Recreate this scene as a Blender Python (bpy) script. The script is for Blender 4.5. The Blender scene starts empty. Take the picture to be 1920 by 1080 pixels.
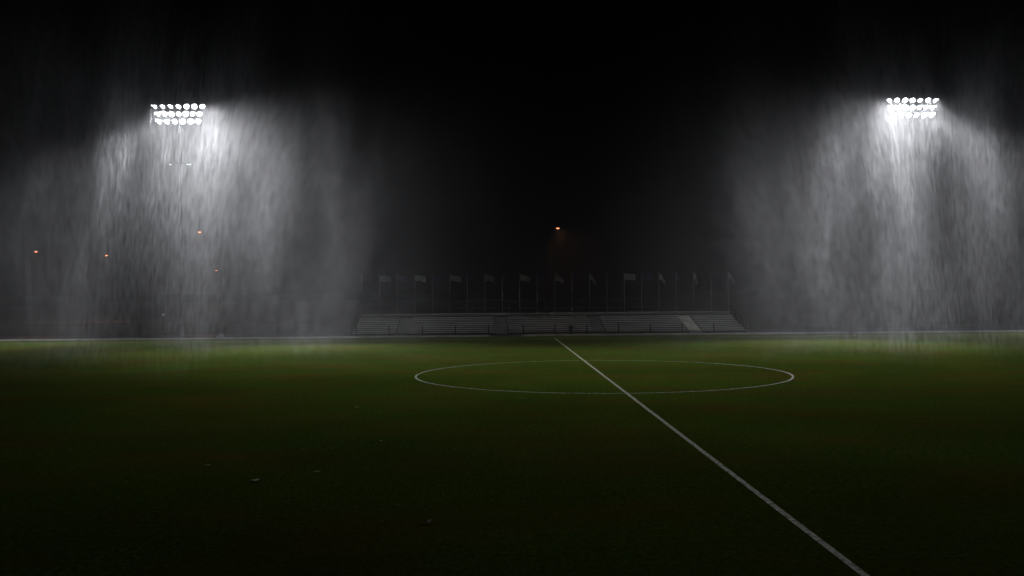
import bpy, bmesh, math, random
from mathutils import Vector, Matrix
R = math.radians
random.seed(7)
S = bpy.context.scene
COL = S.collection

# ------------------------------------------------------------------ camera
# world frame: centre spot at the origin, +Y across the pitch to the bleachers, metres
cd = bpy.data.cameras.new("camera")
cd.sensor_width = 36.0
cd.lens = 35.0
cd.clip_start = 0.1
cd.clip_end = 3000
cam = bpy.data.objects.new("camera", cd)
COL.objects.link(cam)
cam.matrix_world = (Matrix.Translation((-5.51, -49.22, 4.29)) @ Matrix.Rotation(-0.0228, 4, 'Z')
                    @ Matrix.Rotation(R(90), 4, 'X') @ Matrix.Rotation(-0.0081, 4, 'Z'))
S.camera = cam

# ------------------------------------------------------------------ night sky
W = bpy.data.worlds.new("World")
S.world = W
W.use_nodes = True
wn = W.node_tree
sky = wn.nodes.new("ShaderNodeTexSky")
sky.sky_type = 'NISHITA'
sky.sun_disc = False
sky.sun_elevation = R(-18)
sky.sun_rotation = R(200)
wn.links.new(sky.outputs[0], wn.nodes["Background"].inputs[0])
wn.nodes["Background"].inputs[1].default_value = 0.05

S.view_settings.view_transform = 'Standard'
S.view_settings.look = 'None'
S.view_settings.exposure = 0.0
S.view_settings.gamma = 1.0
S.view_settings.use_curve_mapping = False
cy = S.cycles
cy.use_denoising = True
try:
    cy.denoiser = 'OPENIMAGEDENOISE'
    cy.denoising_input_passes = 'RGB_ALBEDO_NORMAL'
except Exception:
    pass
cy.max_bounces = 5
cy.diffuse_bounces = 2
cy.glossy_bounces = 2
cy.volume_bounces = 0
cy.volume_step_rate = 0.55
cy.use_adaptive_sampling = True
cy.adaptive_threshold = 0.03
cy.adaptive_min_samples = 16
cy.volume_max_steps = 600
cy.sample_clamp_indirect = 4.0

# light levels (kept together for tuning)
SPOT_DOWN = 9600.0      # steep pool of light round each mast
SPOT_SIDE = 6000.0       # along the bleachers
SPOT_FIELD = 70000.0     # long throw over the pitch
LENS = 80.0
SODIUM = 650.0
RAIN = 0.0080
HAZE = 0.0003

# ------------------------------------------------------------------ helpers
def tag(o, label=None, cat=None, group=None, kind=None):
    if label: o["label"] = label
    if cat: o["category"] = cat
    if group: o["group"] = group
    if kind: o["kind"] = kind
    return o

def empty(name, loc=(0, 0, 0), rz=0.0):
    o = bpy.data.objects.new(name, None)
    o.empty_display_size = 0.3
    o.location = loc
    o.rotation_euler = (0, 0, rz)
    COL.objects.link(o)
    return o

class MB:
    """collects shapes and links them as one mesh object"""
    def __init__(s):
        s.bm = bmesh.new()
    def box(s, c, d, bevel=0.0, rot=None):
        m = Matrix.Translation(c)
        if rot: m = m @ rot
        r = bmesh.ops.create_cube(s.bm, size=1.0, matrix=m @ Matrix.Diagonal((*d, 1)))
        if bevel:
            es = list({e for v in r['verts'] for e in v.link_edges})
            bmesh.ops.bevel(s.bm, geom=es, offset=bevel, segments=1, affect='EDGES')
        return s
    def tube(s, a, b, r0, r1=None, n=10, caps=True):
        a, b = Vector(a), Vector(b)
        d = b - a
        q = d.to_track_quat('Z', 'Y').to_matrix().to_4x4()
        bmesh.ops.create_cone(s.bm, cap_ends=caps, segments=n, radius1=r0, radius2=r0 if r1 is None else r1,
                              depth=d.length, matrix=Matrix.Translation((a + b) / 2) @ q)
        return s
    def path(s, pts, r, n=8):
        for a, b in zip(pts[:-1], pts[1:]):
            s.tube(a, b, r, n=n)
        return s
    def lathe(s, prof, n=16, mat=Matrix.Identity(4)):
        rings = []
        for r, z in prof:
            rings.append([s.bm.verts.new(mat @ Vector((r * math.cos(2 * math.pi * k / n), r * math.sin(2 * math.pi * k / n), z))) for k in range(n)])
        for A, B in zip(rings[:-1], rings[1:]):
            for k in range(n):
                s.bm.faces.new((A[k], A[(k + 1) % n], B[(k + 1) % n], B[k]))
        return s
    def ball(s, c, r, sc=(1, 1, 1)):
        bmesh.ops.create_icosphere(s.bm, subdivisions=2, radius=r, matrix=Matrix.Translation(c) @ Matrix.Diagonal((*sc, 1)))
        return s
    def quad(s, *pts):
        s.bm.faces.new([s.bm.verts.new(p) for p in pts])
        return s
    def build(s, name, mat, parent=None, smooth=False):
        me = bpy.data.meshes.new(name)
        s.bm.normal_update()
        s.bm.to_mesh(me)
        s.bm.free()
        if smooth:
            for p in me.polygons: p.use_smooth = True
        me.materials.append(mat)
        o = bpy.data.objects.new(name, me)
        COL.objects.link(o)
        if parent: o.parent = parent
        return o

def kids(o):
    return [c for c in bpy.data.objects if c.parent == o]

def copy_tree(o, parent=None):
    c = o.copy()
    COL.objects.link(c)
    c.parent = parent
    for ch in kids(o):
        copy_tree(ch, c)
    return c

# ------------------------------------------------------------------ materials
def mat(name, col, rough=0.6, metal=0.0, spec=0.5, var=0.0, scale=3.0, emit=None, es=0.0, stretch=(1, 1, 1), bump=0.0):
    m = bpy.data.materials.new(name)
    m.use_nodes = True
    nt = m.node_tree
    b = nt.nodes["Principled BSDF"]
    b.inputs["Base Color"].default_value = (*col, 1)
    b.inputs["Roughness"].default_value = rough
    b.inputs["Metallic"].default_value = metal
    b.inputs["Specular IOR Level"].default_value = spec
    if var or bump:
        tc = nt.nodes.new("ShaderNodeTexCoord")
        mp = nt.nodes.new("ShaderNodeMapping")
        mp.inputs["Scale"].default_value = stretch
        nz = nt.nodes.new("ShaderNodeTexNoise")
        nz.inputs["Scale"].default_value = scale
        nz.inputs["Detail"].default_value = 6
        nt.links.new(tc.outputs["Object"], mp.inputs[0])
        nt.links.new(mp.outputs[0], nz.inputs["Vector"])
        if var:
            cr = nt.nodes.new("ShaderNodeValToRGB")
            cr.color_ramp.elements[0].position = 0.3
            cr.color_ramp.elements[1].position = 0.7
            cr.color_ramp.elements[0].color = (*[c * (1 - var) for c in col], 1)
            cr.color_ramp.elements[1].color = (*[min(1, c * (1 + var)) for c in col], 1)
            nt.links.new(nz.outputs["Fac"], cr.inputs[0])
            nt.links.new(cr.outputs[0], b.inputs["Base Color"])
        if bump:
            bp = nt.nodes.new("ShaderNodeBump")
            bp.inputs["Strength"].default_value = bump
            bp.inputs["Distance"].default_value = 0.02
            nt.links.new(nz.outputs["Fac"], bp.inputs["Height"])
            nt.links.new(bp.outputs[0], b.inputs["Normal"])
    if emit:
        b.inputs["Emission Color"].default_value = (*emit, 1)
        b.inputs["Emission Strength"].default_value = es
    return m

def grass_material(name, line_mask=None):
    m = bpy.data.materials.new(name)
    m.use_nodes = True
    nt = m.node_tree
    b = nt.nodes["Principled BSDF"]
    L = nt.links.new
    tc = nt.nodes.new("ShaderNodeTexCoord")
    def noise(scale, detail, stretch=(1, 1, 1), rough=0.6):
        mp = nt.nodes.new("ShaderNodeMapping")
        mp.inputs["Scale"].default_value = stretch
        n = nt.nodes.new("ShaderNodeTexNoise")
        n.inputs["Scale"].default_value = scale
        n.inputs["Detail"].default_value = detail
        n.inputs["Roughness"].default_value = rough
        L(tc.outputs["Object"], mp.inputs[0])
        L(mp.outputs[0], n.inputs["Vector"])
        return n.outputs["Fac"]
    def ramp(src, p0, c0, p1, c1):
        r = nt.nodes.new("ShaderNodeValToRGB")
        r.color_ramp.elements[0].position = p0
        r.color_ramp.elements[1].position = p1
        r.color_ramp.elements[0].color = (*c0, 1)
        r.color_ramp.elements[1].color = (*c1, 1)
        L(src, r.inputs[0])
        return r.outputs[0]
    def mix(fac, a, c):
        x = nt.nodes.new("ShaderNodeMix")
        x.data_type = 'RGBA'
        L(fac, x.inputs[0]); L(a, x.inputs[6]); L(c, x.inputs[7])
        return x.outputs[2]
    fine = ramp(noise(9.0, 9, (1, .6, 1), .7), .32, (.028, .055, .004), .70, (.108, .158, .017))
    worn = ramp(noise(5.0, 8), .3, (.070, .052, .008), .7, (.150, .110, .020))
    patch = noise(0.16, 7, (1, 1.7, 1), .62)
    pm = ramp(patch, .46, (0, 0, 0), .66, (.75, .75, .75))
    c = mix(pm, fine, worn)
    broad = ramp(noise(0.07, 4, (1, 1.3, 1)), .35, (.80, .80, .80), .65, (1.15, 1.15, 1.15))
    mu = nt.nodes.new("ShaderNodeMix")
    mu.data_type = 'RGBA'; mu.blend_type = 'MULTIPLY'
    mu.inputs[0].default_value = 1.0
    L(c, mu.inputs[6]); L(broad, mu.inputs[7])
    L(mu.outputs[2], b.inputs["Base Color"])
    b.inputs["Roughness"].default_value = 0.85
    b.inputs["Specular IOR Level"].default_value = 0.0
    bp = nt.nodes.new("ShaderNodeBump")
    bp.inputs["Strength"].default_value = 0.8
    bp.inputs["Distance"].default_value = 0.09
    L(noise(11.0, 8, (1, .7, 1), .75), bp.inputs["Height"])
    L(bp.outputs[0], b.inputs["Normal"])
    return m

def paint_material(name):
    """chalk line, worn through to the turf in specks"""
    m = bpy.data.materials.new(name)
    m.use_nodes = True
    nt = m.node_tree
    b = nt.nodes["Principled BSDF"]
    tc = nt.nodes.new("ShaderNodeTexCoord")
    n = nt.nodes.new("ShaderNodeTexNoise")
    n.inputs["Scale"].default_value = 7.0
    n.inputs["Detail"].default_value = 8
    r = nt.nodes.new("ShaderNodeValToRGB")
    r.color_ramp.elements[0].position = .36
    r.color_ramp.elements[1].position = .62
    r.color_ramp.elements[0].color = (.12, .15, .04, 1)
    r.color_ramp.elements[1].color = (.62, .64, .52, 1)
    nt.links.new(tc.outputs["Object"], n.inputs["Vector"])
    nt.links.new(n.outputs["Fac"], r.inputs[0])
    nt.links.new(r.outputs[0], b.inputs["Base Color"])
    b.inputs["Roughness"].default_value = .8
    b.inputs["Specular IOR Level"].default_value = .2
    return m

M = dict(
    grass=grass_material("wet_turf"),
    line=paint_material("line_paint"),
    asphalt=mat("asphalt", (.045, .045, .045), .55, var=.35, scale=2.5, bump=.3),
    lot=mat("lot_asphalt", (.035, .032, .03), .6, var=.4, scale=.5),
    kerb=mat("kerb_concrete", (.31, .31, .295), .7, var=.35, scale=.7, bump=.2),
    alu=mat("aluminium_plank", (.74, .73, .71), .36, metal=.15, var=.25, scale=1.2, stretch=(.4, 3, 3)),
    alu_lit=mat("lit_aluminium", (.86, .83, .78), .30, metal=.2, var=.2, scale=1.5),  # pale copy for stairs, with the floodlight's reflection put into the colour
    alu_unlit=mat("unlit_aluminium", (.34, .34, .33), .5, metal=.2, var=.25, scale=1.5),
    alu_dull=mat("dull_aluminium", (.16, .16, .155), .55, metal=.2, var=.25, scale=1.2),
    steel=mat("galvanised_steel", (.11, .115, .11), .5, metal=.4, var=.25, scale=4),
    dark=mat("dark_steel", (.035, .037, .036), .5, metal=.4, var=.3, scale=4),
    pole=mat("pole_paint", (.26, .265, .265), .5, metal=.2),
    black=mat("black_paint", (.004, .004, .004), .9, spec=.1),
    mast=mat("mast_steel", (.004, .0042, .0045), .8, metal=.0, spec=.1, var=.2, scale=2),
    bin=mat("bin_plastic", (.012, .016, .013), .55, var=.3, scale=6),
    pale=mat("pale_sheet", (.24, .24, .24), .7, var=.2, scale=3, bump=.4),
    house=mat("housing_paint", (.30, .30, .30), .5, metal=.3, var=.2, scale=8),
    lens=mat("lit_lens", (.9, .9, .9), .2, emit=(.91, .94, 1.0), es=LENS),
    small_lens=mat("small_lens", (.85, .9, .88), .15, emit=(.85, 1.0, .93), es=1.1),
    sodium=mat("sodium_bulb", (.9, .6, .3), .3, emit=(1.0, .26, .12), es=4.5),
    path_lens=mat("path_bulb", (.9, .9, .9), .3, emit=(.85, .95, 1.0), es=.13),
    flag_white=mat("flag_white", (.52, .52, .535), .8, var=.1, scale=3),
    flag_blue=mat("flag_blue", (.035, .045, .16), .8, var=.15, scale=3),
    flag_pale_blue=mat("flag_pale_blue", (.46, .55, .68), .8, var=.2, scale=3),
    flag_red=mat("flag_red", (.32, .04, .04), .8, var=.15, scale=3),
    leaf=mat("dead_leaf", (.40, .20, .07), .5, var=.35, scale=14),
    leaf_pale=mat("dead_pale_leaf", (.36, .27, .13), .5, var=.3, scale=14),
)

# ------------------------------------------------------------------ ground, pitch, markings
g = MB()
N = 48
xs = [-900 + 1800 * i / N for i in range(N + 1)]
bmesh.ops.create_grid(g.bm, x_segments=60, y_segments=60, size=900)
tag(g.build("ground", M["grass"]), "dark wet green pitch and grass reaching away into the night", kind="structure")

def strip(mb, pts, w, z):
    """a flat ribbon of width w along pts"""
    prev = None
    n = len(pts)
    vs = []
    for i in range(n):
        a = Vector(pts[max(i - 1, 0)]); b = Vector(pts[min(i + 1, n - 1)])
        d = (b - a).normalized()
        nrm = Vector((-d.y, d.x, 0)) * w / 2
        p = Vector((*pts[i], 0)) if len(pts[i]) == 2 else Vector(pts[i])
        vs.append((mb.bm.verts.new(p + nrm + Vector((0, 0, z))), mb.bm.verts.new(p - nrm + Vector((0, 0, z)))))
    for (a, b), (c, d) in zip(vs[:-1], vs[1:]):
        mb.bm.faces.new((a, b, d, c))

RAD = 9.15
HW = 34.5
mk = MB()
strip(mk, [(0, -37.5 + 3.0 * i) for i in range(25)], .125, .008)
circ = [(RAD * math.cos(a), RAD * math.sin(a)) for a in [2 * math.pi * i / 180 for i in range(181)]]
strip(mk, circ, .10, .004)
strip(mk, [(-58 + 4 * i, HW) for i in range(30)], .12, .004)
strip(mk, [(-58 + 4 * i, -37.5) for i in range(30)], .12, .004)
mk.ball((0, 0, 0.0), .11, (1, 1, .11))
tag(mk.build("pitch_marking", M["line"]), "white halfway line and centre circle painted on the turf", kind="structure")

w = MB()
w.quad((-60, 39.05, .004), (60, 39.05, .004), (60, 48.5, .004), (-60, 48.5, .004))
tag(w.build("path", M["asphalt"]), "dark wet asphalt path running behind the white kerb", kind="structure")
w = MB()
w.quad((-150, 86, .004), (15, 86, .004), (15, 330, .004), (-150, 330, .004))
tag(w.build("car_park", M["lot"]), "far dark car park lit brown by orange lamps", kind="structure")

kb = MB()
def kerb_run(x0, x1):
    x = x0
    while x < x1 - .05:
        L_ = min(3.0, x1 - x)
        A, B_ = x + .012, x + L_ - .012
        prof = [(38.70, -.03), (38.70, .03), (38.83, .135), (39.02, .135), (39.02, -.03)]
        ra = [kb.bm.verts.new((A, y, z)) for y, z in prof]
        rb = [kb.bm.verts.new((B_, y, z)) for y, z in prof]
        for k in range(5):
            kb.bm.faces.new((ra[k], ra[(k + 1) % 5], rb[(k + 1) % 5], rb[k]))
        kb.bm.faces.new(ra[::-1]); kb.bm.faces.new(rb)
        x += L_
kerb_run(-52, -5.5)
kerb_run(-2.65, 55)
bmesh.ops.recalc_face_normals(kb.bm, faces=kb.bm.faces[:])
tag(kb.build("kerb", M["kerb"]), "long pale concrete kerb along the far edge of the pitch", kind="structure")

# ------------------------------------------------------------------ bleachers
BX, B0, ROWS = 17.9, 40.7, 9
RUN, RISE, Z0 = .68, .15, .20
AISLES = [-13.45, -4.45, 4.45, 13.25]
AW = 1.15
edges = [-BX]
for a in AISLES:
    edges += [a - AW / 2, a + AW / 2]
edges.append(BX)
sections = [(edges[i], edges[i + 1]) for i in range(0, len(edges), 2)]
bl = empty("bleachers", (0, B0, 0))
tag(bl, "long low aluminium bleachers with nine bench rows behind the pitch", "bleachers")
for r in range(ROWS):
    y = .30 + r * RUN
    z = Z0 + r * RISE
    for x0, x1 in sections:
        q = MB()
        cx, L_ = (x0 + x1) / 2, x1 - x0 - .05
        q.box((cx, y, z + .13), (L_, .25, .045), .006)
        q.box((cx, y - .11, z + .085), (L_ - .02, .02, .05))
        q.build("seat_plank", M["alu"], bl)
        q = MB()
        q.box((cx, y + .40, z + .02), (L_, .36, .04), .006)
        q.box((cx, y + .20, z - .04), (L_, .02, .10))
        q.build("foot_plank", M["alu_dull"], bl)
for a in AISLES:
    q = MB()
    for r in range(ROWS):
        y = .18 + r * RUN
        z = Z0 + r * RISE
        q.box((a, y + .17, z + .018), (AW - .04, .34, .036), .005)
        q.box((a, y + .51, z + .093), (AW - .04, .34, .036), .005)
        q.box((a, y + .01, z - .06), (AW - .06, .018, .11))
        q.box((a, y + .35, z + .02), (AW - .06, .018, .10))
    q.build("stair_flight", M["alu_lit"] if a > 10 else M["alu_unlit"], bl)  # right flight coloured paler for the tower mirrored in its wet treads
    # low handrail in the middle of each aisle
q = MB()
top = Z0 + ROWS * RISE
q.box((0, .30 + ROWS * RUN + .12, 1.82), (2 * BX - .02, .26, .05), .006)
q.box((0, .30 + ROWS * RUN + .26, 1.74), (2 * BX - .02, .03, .26), .004)
q.build("top_bench", M["alu"], bl)
q = MB()
q.box((0, .30 + ROWS * RUN + .05, 1.50), (2 * BX - .02, .5, .04), .004)
q.build("rear_walkway", M["alu_dull"], bl)
q = MB()
for i in range(22):
    x = -BX + .1 + i * (2 * BX - .2) / 21
    q.box((x, .35, .10), (.05, .05, .20))
    q.box((x, 3.2, .42), (.05, .05, .84))
    q.box((x, 6.1, .74), (.05, .05, 1.48))
    q.tube((x, .3, .06), (x, 6.4, 1.42), .03, n=6)
q.build("support_frame", M["dark"], bl)
# back guard: top rail, mid rail and wire mesh
YB = 6.78
q = MB()
for z in (2.35, 3.08):
    q.tube((-BX, YB, z), (BX, YB, z), .025, n=8)
for i in range(11):
    x = -BX + .02 + i * (2 * BX - .04) / 10
    q.tube((x, YB, 1.45), (x, YB, 3.08), .025, n=8)
q.build("guard_rail", M["steel"], bl)
q = MB()
x = -BX + .1
while x < BX:
    q.box((x, YB + .04, 2.40), (.006, .006, 1.30))
    x += .2
for i in range(7):
    q.box((0, YB + .048, 1.80 + i * .2), (2 * BX, .006, .006))
q.build("guard_mesh", M["steel"], bl)
for s in (-1, 1):
    q = MB()
    x = s * (BX + .06)
    q.path([(x, .1, .05), (x, .1, 1.05), (x, YB, 2.75), (x, YB, 1.40)], .03)
    q.path([(x, .1, .55), (x, YB, 2.1)], .025)
    for k in range(1, 6):
        t = k / 6
        y = .1 + t * (YB - .1)
        q.tube((x, y, .1 + t * 1.3), (x, y, 1.05 + t * 1.7), .025, n=8)
    q.build("end_rail", M["steel"], bl)

# ------------------------------------------------------------------ flagpoles along the back
PY = B0 + YB + .14
def flag_mesh(L_, H, droop, yaw, seed):
    """cloth from the hoist at x=0; droop 0 = flying straight out, 1 = hanging down"""
    rnd = random.Random(seed)
    ph = rnd.uniform(0, 6.28)
    bm = bmesh.new()
    nx, nz = 14, 8
    grid = []
    for i in range(nx + 1):
        t = i / nx
        ang = droop * R(74) * min(1, t * 2.2)
        row = []
        # walk outwards along the drooping fly
        x = z = 0.0
        for k in range(i):
            tk = (k + .5) / nx
            ak = droop * R(74) * min(1, .35 + tk * 1.3)
            x += math.cos(ak) * L_ / nx
            z -= math.sin(ak) * L_ / nx
        for j in range(nz + 1):
            v = j / nz
            squeeze = 1 - .55 * droop * min(1, t * 2)
            zz = z - v * H * squeeze
            xx = x - .18 * droop * v * H * t
            yy = .07 * math.sin(5.5 * t + 1.6 * v + ph) * t ** .6 + droop * .10 * math.sin(9 * v + ph) * t
            row.append(bm.verts.new((xx * math.cos(yaw) - yy * math.sin(yaw), xx * math.sin(yaw) + yy * math.cos(yaw), zz)))
        grid.append(row)
    for i in range(nx):
        for j in range(nz):
            bm.faces.new((grid[i][j], grid[i + 1][j], grid[i + 1][j + 1], grid[i][j + 1]))
    r = bmesh.ops.solidify(bm, geom=bm.faces[:], thickness=.006)
    return bm

# colour, droop, yaw (degrees), look
FL = [
    ("blue", .15, 8, "dark blue flag flying out"), ("pale_blue", .05, 4, "pale blue flag spread flat"),
    ("blue", .12, 12, "dark blue flag flying out"), ("white", .14, -6, "whitish flag above a scrap of red"),
    ("blue", .10, 6, "dark blue flag flying out"), ("white", .2, 10, "grey white flag spread wide"),
    ("blue", .5, 35, "dark flag sagging"), ("white", .22, 28, "grey white flag, outer end catching light"),
    ("blue", .7, 50, "dark flag hanging limp"), ("white", .28, 16, "grey white flag with curled fly"),
    ("blue", .25, 20, "dark blue flag flying out"), ("white", .52, 12, "grey white flag sagging to the right"),
    ("blue", .45, 30, "dark flag sagging"), ("white", .86, 20, "white flag drooping in a narrow slant"),
    ("blue", .8, 60, "dark flag hanging limp"), ("white", .08, 2, "faint pale flag flying level"),
    ("blue", .15, 10, "dark blue flag flying out"), ("white", .80, 25, "white flag drooping in a short slant"),
    ("blue", .9, 50, "dark flag hanging limp"), ("white", 1.12, 30, "white flag hanging straight down its pole"),
    ("blue", .85, 40, "dark flag hanging limp"), ("white", .90, 8, "white flag drooping in a long slant"),
]
ORD = ["leftmost", "second", "third", "fourth", "fifth", "sixth", "seventh", "eighth", "ninth", "tenth", "eleventh"]
def place(i):
    if i < 11:
        return ("leftmost of the row" if i == 0 else ORD[i] + " pole from the left")
    j = 21 - i
    return ("rightmost of the row" if j == 0 else ORD[j] + " pole from the right")
def make_pole():
    o = empty("flagpole", (0, 0, 0))
    q = MB(); q.tube((0, 0, 0), (0, 0, 5.72), .04, .028, 10)
    q.build("pole", M["pole"], o, True)
    q = MB(); q.ball((0, 0, 5.755), .05)
    q.build("finial", M["steel"], o, True)
    for z in (3.08, 1.6):
        q = MB(); q.box((0, -.045, z), (.10, .09, .05), .005)
        q.build("bracket", M["dark"], o)
    return o
proto = make_pole()
for i, (c, dr, yw, look) in enumerate(FL):
    o = proto if i == 0 else copy_tree(proto)
    o.location = (-17.85 + 1.7 * i, PY, 0)
    tag(o, look + ", " + place(i), "flagpole", "flagpoles along the back of the bleachers")
for i, (c, dr, yw, look) in enumerate(FL):
    o = [k for k in bpy.data.objects if k.name.split(".")[0] == "flagpole" and abs(k.location.x - (-17.85 + 1.7 * i)) < .01][0]
    me = bpy.data.meshes.new("flag")
    bm = flag_mesh(1.08 if c != "blue" else 1.0, .62, dr, R(yw), i * 13 + 5)
    bm.to_mesh(me); bm.free()
    for p in me.polygons: p.use_smooth = True
    me.materials.append(M["flag_" + c])
    if i == 3:
        me.materials.append(M["flag_red"])
        for p in me.polygons:
            if p.center.z < -.52 and p.center.x < .6: p.material_index = 1
    f = bpy.data.objects.new("flag", me)
    COL.objects.link(f)
    f.parent = o
    f.location = (.04, 0, 5.62)

# ------------------------------------------------------------------ pitch-side rail fence
fe = empty("pitch_fence", (0, 39.55, 0))
tag(fe, "dark low rail fence between the kerb and the bleachers", "fence")
def fence_run(x0, x1):
    n = max(1, round((x1 - x0) / 2.9))
    for i in range(n + 1):
        q = MB(); x = x0 + (x1 - x0) * i / n
        q.tube((x, 0, 0), (x, 0, .98), .045, n=8); q.ball((x, 0, .98), .05)
        q.build("post", M["dark"], fe)
    q = MB()
    for z in (.30,):
        q.tube((x0, 0, z), (x1, 0, z), .02, n=6)
    q.build("rail", M["dark"], fe)
fence_run(-17.4, -5.6)
fence_run(-2.5, 17.4)

# ------------------------------------------------------------------ litter bin
b = empty("litter_bin", (1.8, 39.95, 0))
tag(b, "dark round litter bin standing in front of the bleachers", "bin")
q = MB(); q.lathe([(0, .02), (.23, .02), (.245, .10), (.27, .72), (.255, .72), (.24, .15), (0, .15)], 18)
q.build("body", M["bin"], b, True)
q = MB(); q.lathe([(.275, .68), (.295, .68), (.295, .75), (.25, .76), (.25, .72), (.275, .68)], 18)
q.build("rim", M["bin"], b, True)
q = MB(); q.lathe([(.285, .76), (.25, .84), (.14, .90), (0, .92)], 18)
q.build("lid", M["bin"], b, True)

# ------------------------------------------------------------------ pale bundle behind the kerb, on the left
rnd = random.Random(4)
q = MB()
bmesh.ops.create_icosphere(q.bm, subdivisions=3, radius=1.0)
for v in q.bm.verts:
    p = v.co.copy()
    k = 1 + .10 * math.sin(4 * p.x + 1) * math.cos(5 * p.y) + .05 * rnd.uniform(-1, 1)
    v.co = Vector((p.x * .47 * k, p.y * .34 * k, max(-.02, p.z) * .42 * k))
o = q.build("bundle", M["pale"], None, True)
o.location = (-29.3, 39.6, 0.01)
tag(o, "small pale humped bundle lying on the path behind the kerb", "bundle")

# ------------------------------------------------------------------ small low lamp beyond, left
pl = empty("path_lamp", (-41.0, 60.0, 0))
tag(pl, "small low lamp post with a faint white glow", "lamp")
q = MB(); q.tube((0, 0, 0), (0, 0, 1.58), .05, .045, 10); q.box((0, 0, .03), (.2, .2, .06), .01)
q.build("post", M["dark"], pl)
q = MB(); q.lathe([(.13, 1.80), (.12, 1.84), (0, 1.90)], 14)
q.build("cap", M["dark"], pl)
q = MB(); q.lathe([(0, 1.58), (.08, 1.59), (.11, 1.79), (0, 1.80)], 14)
q.build("lantern", M["path_lens"], pl, True)

# ------------------------------------------------------------------ floodlight towers
def spot(name, loc, target, power, size, blend, parent, col=(.97, .975, 1.0)):
    ld = bpy.data.lights.new(name, 'SPOT')
    ld.energy = power
    ld.color = col
    ld.spot_size = R(size)
    ld.spot_blend = blend
    ld.shadow_soft_size = .30
    o = bpy.data.objects.new(name, ld)
    COL.objects.link(o)
    o.parent = parent
    loc, target = Vector(loc), Vector(target)
    o.location = loc
    o.rotation_euler = (target - loc).to_track_quat('-Z', 'Y').to_euler()
    return o

def tower(x, y, ZT, label, extra, seed):
    rnd = random.Random(seed)
    o = empty("floodlight_tower", (x, y, 0))
    tag(o, label, "floodlight", "floodlight towers beyond the pitch")
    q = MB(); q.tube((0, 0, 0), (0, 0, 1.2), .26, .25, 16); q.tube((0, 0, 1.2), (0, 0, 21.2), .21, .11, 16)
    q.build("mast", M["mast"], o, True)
    q = MB(); q.box((0, 0, .06), (.9, .9, .12), .03)
    q.build("base_plate", M["dark"], o)
    face = Vector((0, -1, 0))
    rows = [(ZT + .68, 7, 4.2), (ZT, 7, 3.7), (ZT - .68, 6, 3.5)]
    lamps = []
    for z, n, wd in rows:
        q = MB(); q.box((0, .0, z + .05), (wd + .5, .12, .12), .01)
        q.box((0, -.0, z + .05), (.34, .34, .26), .01)
        q.build("crossarm", M["mast"], o)
        for k in range(n):
            t = k / (n - 1) * 2 - 1
            px = t * wd / 2
            lamps.append((z, k, n, px))
            yaw = R(34) * t + R(rnd.uniform(-13, 13))
            pitch = R(32 + rnd.uniform(-11, 9))
            mt = (Matrix.Translation((px, -.24, z - .16)) @ Matrix.Rotation(yaw, 4, 'Z') @ Matrix.Rotation(R(90) + pitch, 4, 'X'))
            # local +Z is the beam: forward and down
            mt = mt @ Matrix.Scale(rnd.uniform(.80, 1.08), 4)
            prof = [(.04, -.34), (.12, -.33), (.14, -.20), (.17, -.12), (.27, .02), (.285, .06), (.27, .06), (.25, .02), (.14, -.08)]
            q = MB(); q.lathe(prof, 16, mt)
            a = mt @ Vector((0, 0, -.22))
            q.tube(a, (px, -.03, z + .05), .035, n=8)
            h = q.build("floodlight", M["house"], o, True)
            q = MB()
            q.lathe([(0, .075), (.08, .068), (.13, .052), (.185, .03)], 16, mt)
            q.build("lens", M["lens"], h, True)
            q = MB()   # visor over the lens
            pts = []
            for s_ in range(9):
                a_ = R(20 + 140 * s_ / 8)
                pts.append((.29 * math.cos(a_), .29 * math.sin(a_)))
            for (ax, ay), (bx_, by_) in zip(pts[:-1], pts[1:]):
                q.quad(mt @ Vector((ax, ay, .05)), mt @ Vector((bx_, by_, .05)), mt @ Vector((bx_, by_, .22)), mt @ Vector((ax, ay, .22)))
            q.build("visor", M["house"], h)
    if extra:
        q = MB(); q.box((0, -.02, 15.75), (1.9, .07, .07), .006)
        q.build("lower_arm", M["mast"], o)
        for px in (-.78, .74, 1.0):
            q = MB(); q.box((px, -.13, 15.66), (.20, .22, .13), .02)
            h = q.build("small_floodlight", M["house"], o)
            q = MB(); q.box((px, -.245, 15.64), (.17, .014, .08), .003)
            q.build("lens", M["small_lens"], h)
    s = -1 if x < 0 else 1
    # one beam per floodlight: top bank throws over the pitch, the two lower banks make the
    # pool in front of the mast, their end lamps light the sides
    for z, k, n, px in lamps:
        t = k / (n - 1) * 2 - 1
        L_ = (px, -.75, z - .45)
        inner, outer = t * -s > .55, t * s > .55
        if n == 7 and z > ZT + .3:
            spot("beam", L_, (-s * 20 + 6 * t, -27.5 - 3 * abs(t), 0), SPOT_FIELD / 7, 54, 1.0, o)
        elif inner:
            spot("beam", L_, (-s * 21, -5.0, 0), SPOT_SIDE / 4, 64, 1.0, o)
        elif outer:
            spot("beam", L_, (s * 17, -10, 0), SPOT_DOWN * .52, 66, 1.0, o)
        else:
            spot("beam", L_, (px * 4.0, -19 if n == 7 else -14, 0), SPOT_DOWN / 5, 88, .9, o)
    return o
tower(-33.3, 41.2, 20.35, "lit floodlight mast with three small lamps halfway down", True, 3)
tower(33.3, 41.2, 20.65, "lit floodlight mast beyond the right end of the bleachers", False, 8)

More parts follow.
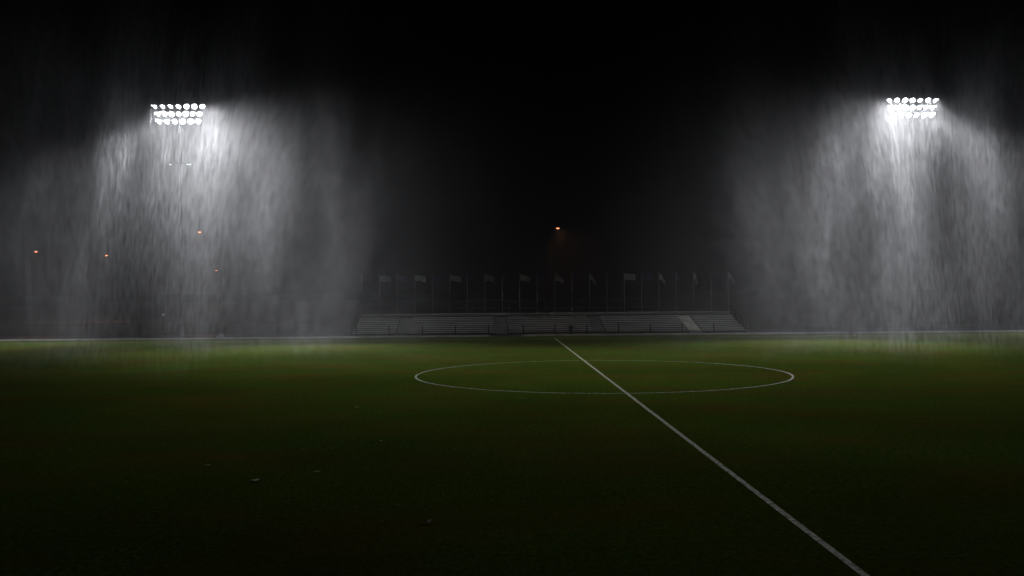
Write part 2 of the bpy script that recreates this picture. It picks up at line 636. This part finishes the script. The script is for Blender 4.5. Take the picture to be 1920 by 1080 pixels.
# ------------------------------------------------------------------ sodium street lamps far behind
def make_street_lamp(x, y, H, label, s, power=SODIUM):
    o = empty("street_lamp", (x, y, 0))
    tag(o, label, "street lamp", "orange lamps in the dark beyond the pitch")
    q = MB(); q.tube((0, 0, 0), (0, 0, H), .11, .06, 10); q.path([(0, 0, H), (s * .3, -.2, H + .22), (s * .8, -.5, H + .30)], .04)
    q.build("pole", M["black"], o)
    q = MB(); q.lathe([(.0, .16), (.16, .14), (.28, .04), (.30, 0), (.26, 0), (.2, .06), (0, .08)], 14,
                      Matrix.Translation((s * 1.05, -.65, H + .22)) @ Matrix.Diagonal((1.0, .75, .8, 1)))
    q.build("lamp_head", M["black"], o, True)
    q = MB(); q.lathe([(0, -.14), (.14, -.11), (.22, -.02), (.24, .02), (0, .03)], 14,
                      Matrix.Translation((s * 1.05, -.65, H + .22)) @ Matrix.Diagonal((.95, .75, .8, 1)))
    q.build("bulb", M["sodium"], o, True)
    H0 = (s * 1.05, -.65, H + .04)
    g_ = spot("glow", H0, (H0[0] + s * 5, H0[1] - 5, 0), power, 150, .9, o, (1.0, .40, .15))
    g_.data.shadow_soft_size = .2
    return o
make_street_lamp(-70.25, 92.9, 9.75, "orange street lamp at the far left edge of the picture", 1)
make_street_lamp(-62.1, 102.8, 9.5, "orange street lamp behind the bright rain shaft, second from left", -1)
make_street_lamp(-46.65, 90.4, 12.2, "tallest orange street lamp behind the left floodlight's rain", 1)
make_street_lamp(-70.2, 193.0, 8.9, "lowest and farthest orange street lamp, right of the left mast", -1)
make_street_lamp(2.8, 86.3, 12.15, "lone orange street lamp above the middle of the bleachers", 1, SODIUM * 3.6)

# ------------------------------------------------------------------ fallen leaves on the turf
def leaf(x, y, size, rz, m, label, seed):
    rnd = random.Random(seed)
    bm = bmesh.new()
    lobes = 5
    rim = []
    n = 30
    for k in range(n):
        a = 2 * math.pi * k / n
        r = size * (.55 + .45 * abs(math.cos(lobes * a / 2)) ** .8) * rnd.uniform(.9, 1.1)
        rim.append((a, r))
    rings = []
    for f in (.35, .7, 1.0):
        rings.append([bm.verts.new((r * f * math.cos(a), r * f * math.sin(a), .03 + .10 * size * f * f * abs(math.sin(a * 1.0 + seed)) + .012 * rnd.random() * f)) for a, r in rim])
    c = bm.verts.new((0, 0, .025))
    for k in range(n):
        bm.faces.new((c, rings[0][k], rings[0][(k + 1) % n]))
        for A, B in zip(rings[:-1], rings[1:]):
            bm.faces.new((A[k], B[k], B[(k + 1) % n], A[(k + 1) % n]))
    bmesh.ops.solidify(bm, geom=bm.faces[:], thickness=.004)
    me = bpy.data.meshes.new("fallen_leaf")
    bm.to_mesh(me); bm.free()
    me.materials.append(m)
    o = bpy.data.objects.new("fallen_leaf", me)
    COL.objects.link(o)
    o.location = (x, y, 0)
    o.rotation_euler = (0, 0, rz)
    tag(o, label, "leaf", "dead leaves lying on the dark turf")
for i, (x, y, sz, m, lb) in enumerate([
    (-6.66, -30.98, .12, "leaf", "brown dead leaf on the turf, nearest the bottom of the picture"),
    (-10.79, -26.79, .15, "leaf", "wide brown dead leaf on the dark turf, lower left"),
    (-9.59, -25.84, .11, "leaf_pale", "small tan leaf right of the wide brown one"),
    (-12.42, -24.81, .11, "leaf_pale", "pale dead leaf farthest left on the turf"),
    (-10.52, -22.56, .09, "leaf_pale", "small pale leaf above the wide brown leaf"),
    (-8.58, -21.24, .08, "leaf_pale", "tiny pale leaf right of and beyond the small pale leaf"),
    (-10.33, -13.13, .12, "leaf_pale", "distant pale leaf on the greener turf left of the circle"),
    (-7.32, -29.56, .07, "leaf_pale", "tiny pale leaf just beyond the nearest brown leaf"),
]):
    leaf(x, y, sz * .85, i * 1.3, M[m], lb, i + 1)

# ------------------------------------------------------------------ rain and haze
def volume_material(name):
    m = bpy.data.materials.new(name)
    m.use_nodes = True
    nt = m.node_tree
    for n in list(nt.nodes): nt.nodes.remove(n)
    out = nt.nodes.new("ShaderNodeOutputMaterial")
    v = nt.nodes.new("ShaderNodeVolumePrincipled")
    v.inputs["Color"].default_value = (.92, .93, .96, 1)
    v.inputs["Anisotropy"].default_value = .15
    nt.links.new(v.outputs[0], out.inputs["Volume"])
    return m, nt, v

hm, nt, v = volume_material("haze_air")
v.inputs["Density"].default_value = HAZE
q = MB(); q.box((-20, 140, 19), (420, 420, 40))
tag(q.build("haze", hm), "thin even haze of wet night air", kind="stuff")

# falling rain: gusty curtains, long upright streaks of denser and thinner drops
rm, nt, v = volume_material("rain_air")
L = nt.links.new
tc = nt.nodes.new("ShaderNodeTexCoord")
oi = nt.nodes.new("ShaderNodeObjectInfo")
va = nt.nodes.new("ShaderNodeVectorMath")
L(tc.outputs["Object"], va.inputs[0]); L(oi.outputs["Location"], va.inputs[1])
gust = va.outputs[0]
def noise(per, seed, detail, rough=.5, slant=(0, 0), dist=0.0):
    sh = nt.nodes.new("ShaderNodeMapping")
    sh.inputs["Location"].default_value = (seed * 13.7, seed * 7.1, seed * 3.3)
    sh.inputs["Rotation"].default_value = (R(slant[0]), R(slant[1]), R(2))
    sc = nt.nodes.new("ShaderNodeMapping")
    sc.inputs["Scale"].default_value = tuple(1 / p for p in per)
    n = nt.nodes.new("ShaderNodeTexNoise")
    n.inputs["Scale"].default_value = 1.0
    n.inputs["Detail"].default_value = detail
    n.inputs["Roughness"].default_value = rough
    n.inputs["Distortion"].default_value = dist
    L(gust, sh.inputs[0]); L(sh.outputs[0], sc.inputs[0]); L(sc.outputs[0], n.inputs["Vector"])
    return n.outputs["Fac"]
def rng(src, a, b, c, d):
    r = nt.nodes.new("ShaderNodeMapRange")
    r.interpolation_type = 'SMOOTHSTEP'
    for k, x in zip(("From Min", "From Max", "To Min", "To Max"), (a, b, c, d)):
        r.inputs[k].default_value = x
    L(src, r.inputs["Value"])
    return r.outputs["Result"]
def op(kind, a, b):
    n = nt.nodes.new("ShaderNodeMath")
    n.operation = kind
    for k, x in enumerate((a, b)):
        if isinstance(x, (int, float)): n.inputs[k].default_value = x
        else: L(x, n.inputs[k])
    return n.outputs[0]
curtain = rng(noise((4.2, 19, 22), 11, 3, .55, (0, 5)), .34, .68, .32, 1.85)
shaft = rng(noise((1.0, 8, 6.5), 2, 1, .6, (0, 3)), .30, .72, .76, 1.24)
streak = rng(noise((.17, 4, 1.1), 3, 1, .6, (0, 4)), .32, .68, .30, 1.70)
# density shaped for the lit glow: thinner at the sides and close to the mast
sx = nt.nodes.new("ShaderNodeSeparateXYZ")
L(tc.outputs["Object"], sx.inputs[0])
ax = op('ABSOLUTE', sx.outputs[0], 0)
side = rng(ax, 5.0, 21.3, 1.0, 0.0)
front = rng(sx.outputs[1], -52.0, -18.0, 0.0, 1.0)
rear = rng(sx.outputs[1], 2.0, 9.5, 1.0, 0.0)
lid = rng(sx.outputs[2], 21.0, 27.0, 1.0, 0.0)
rad = op('SQRT', op('ADD', op('MULTIPLY', sx.outputs[0], sx.outputs[0]), op('MULTIPLY', sx.outputs[1], sx.outputs[1])), 0)
core = rng(rad, 1.0, 9.0, .60, .95)
env = op('MULTIPLY', op('MULTIPLY', op('MULTIPLY', side, core), front), op('MULTIPLY', rear, lid))
d = op('MULTIPLY', op('MULTIPLY', op('MULTIPLY', curtain, shaft), streak), op('MULTIPLY', env, RAIN))
L(d, v.inputs["Density"])
for x, turn, sx_, lb in ((-33.3, 17, -1, "shower of falling rain lit white under the left floodlight"),
              (33.3, -23, 1, "shower of falling rain lit grey under the right floodlight")):
    q = MB(); q.box((0, -21.0, 13.2), (43, 62, 27.6))
    o = q.build("rain", rm)
    o.location = (x, 41.2, 0)
    o.rotation_euler = (0, 0, R(turn))
    o.scale = (sx_, 1, 1)
    tag(o, lb, kind="stuff")
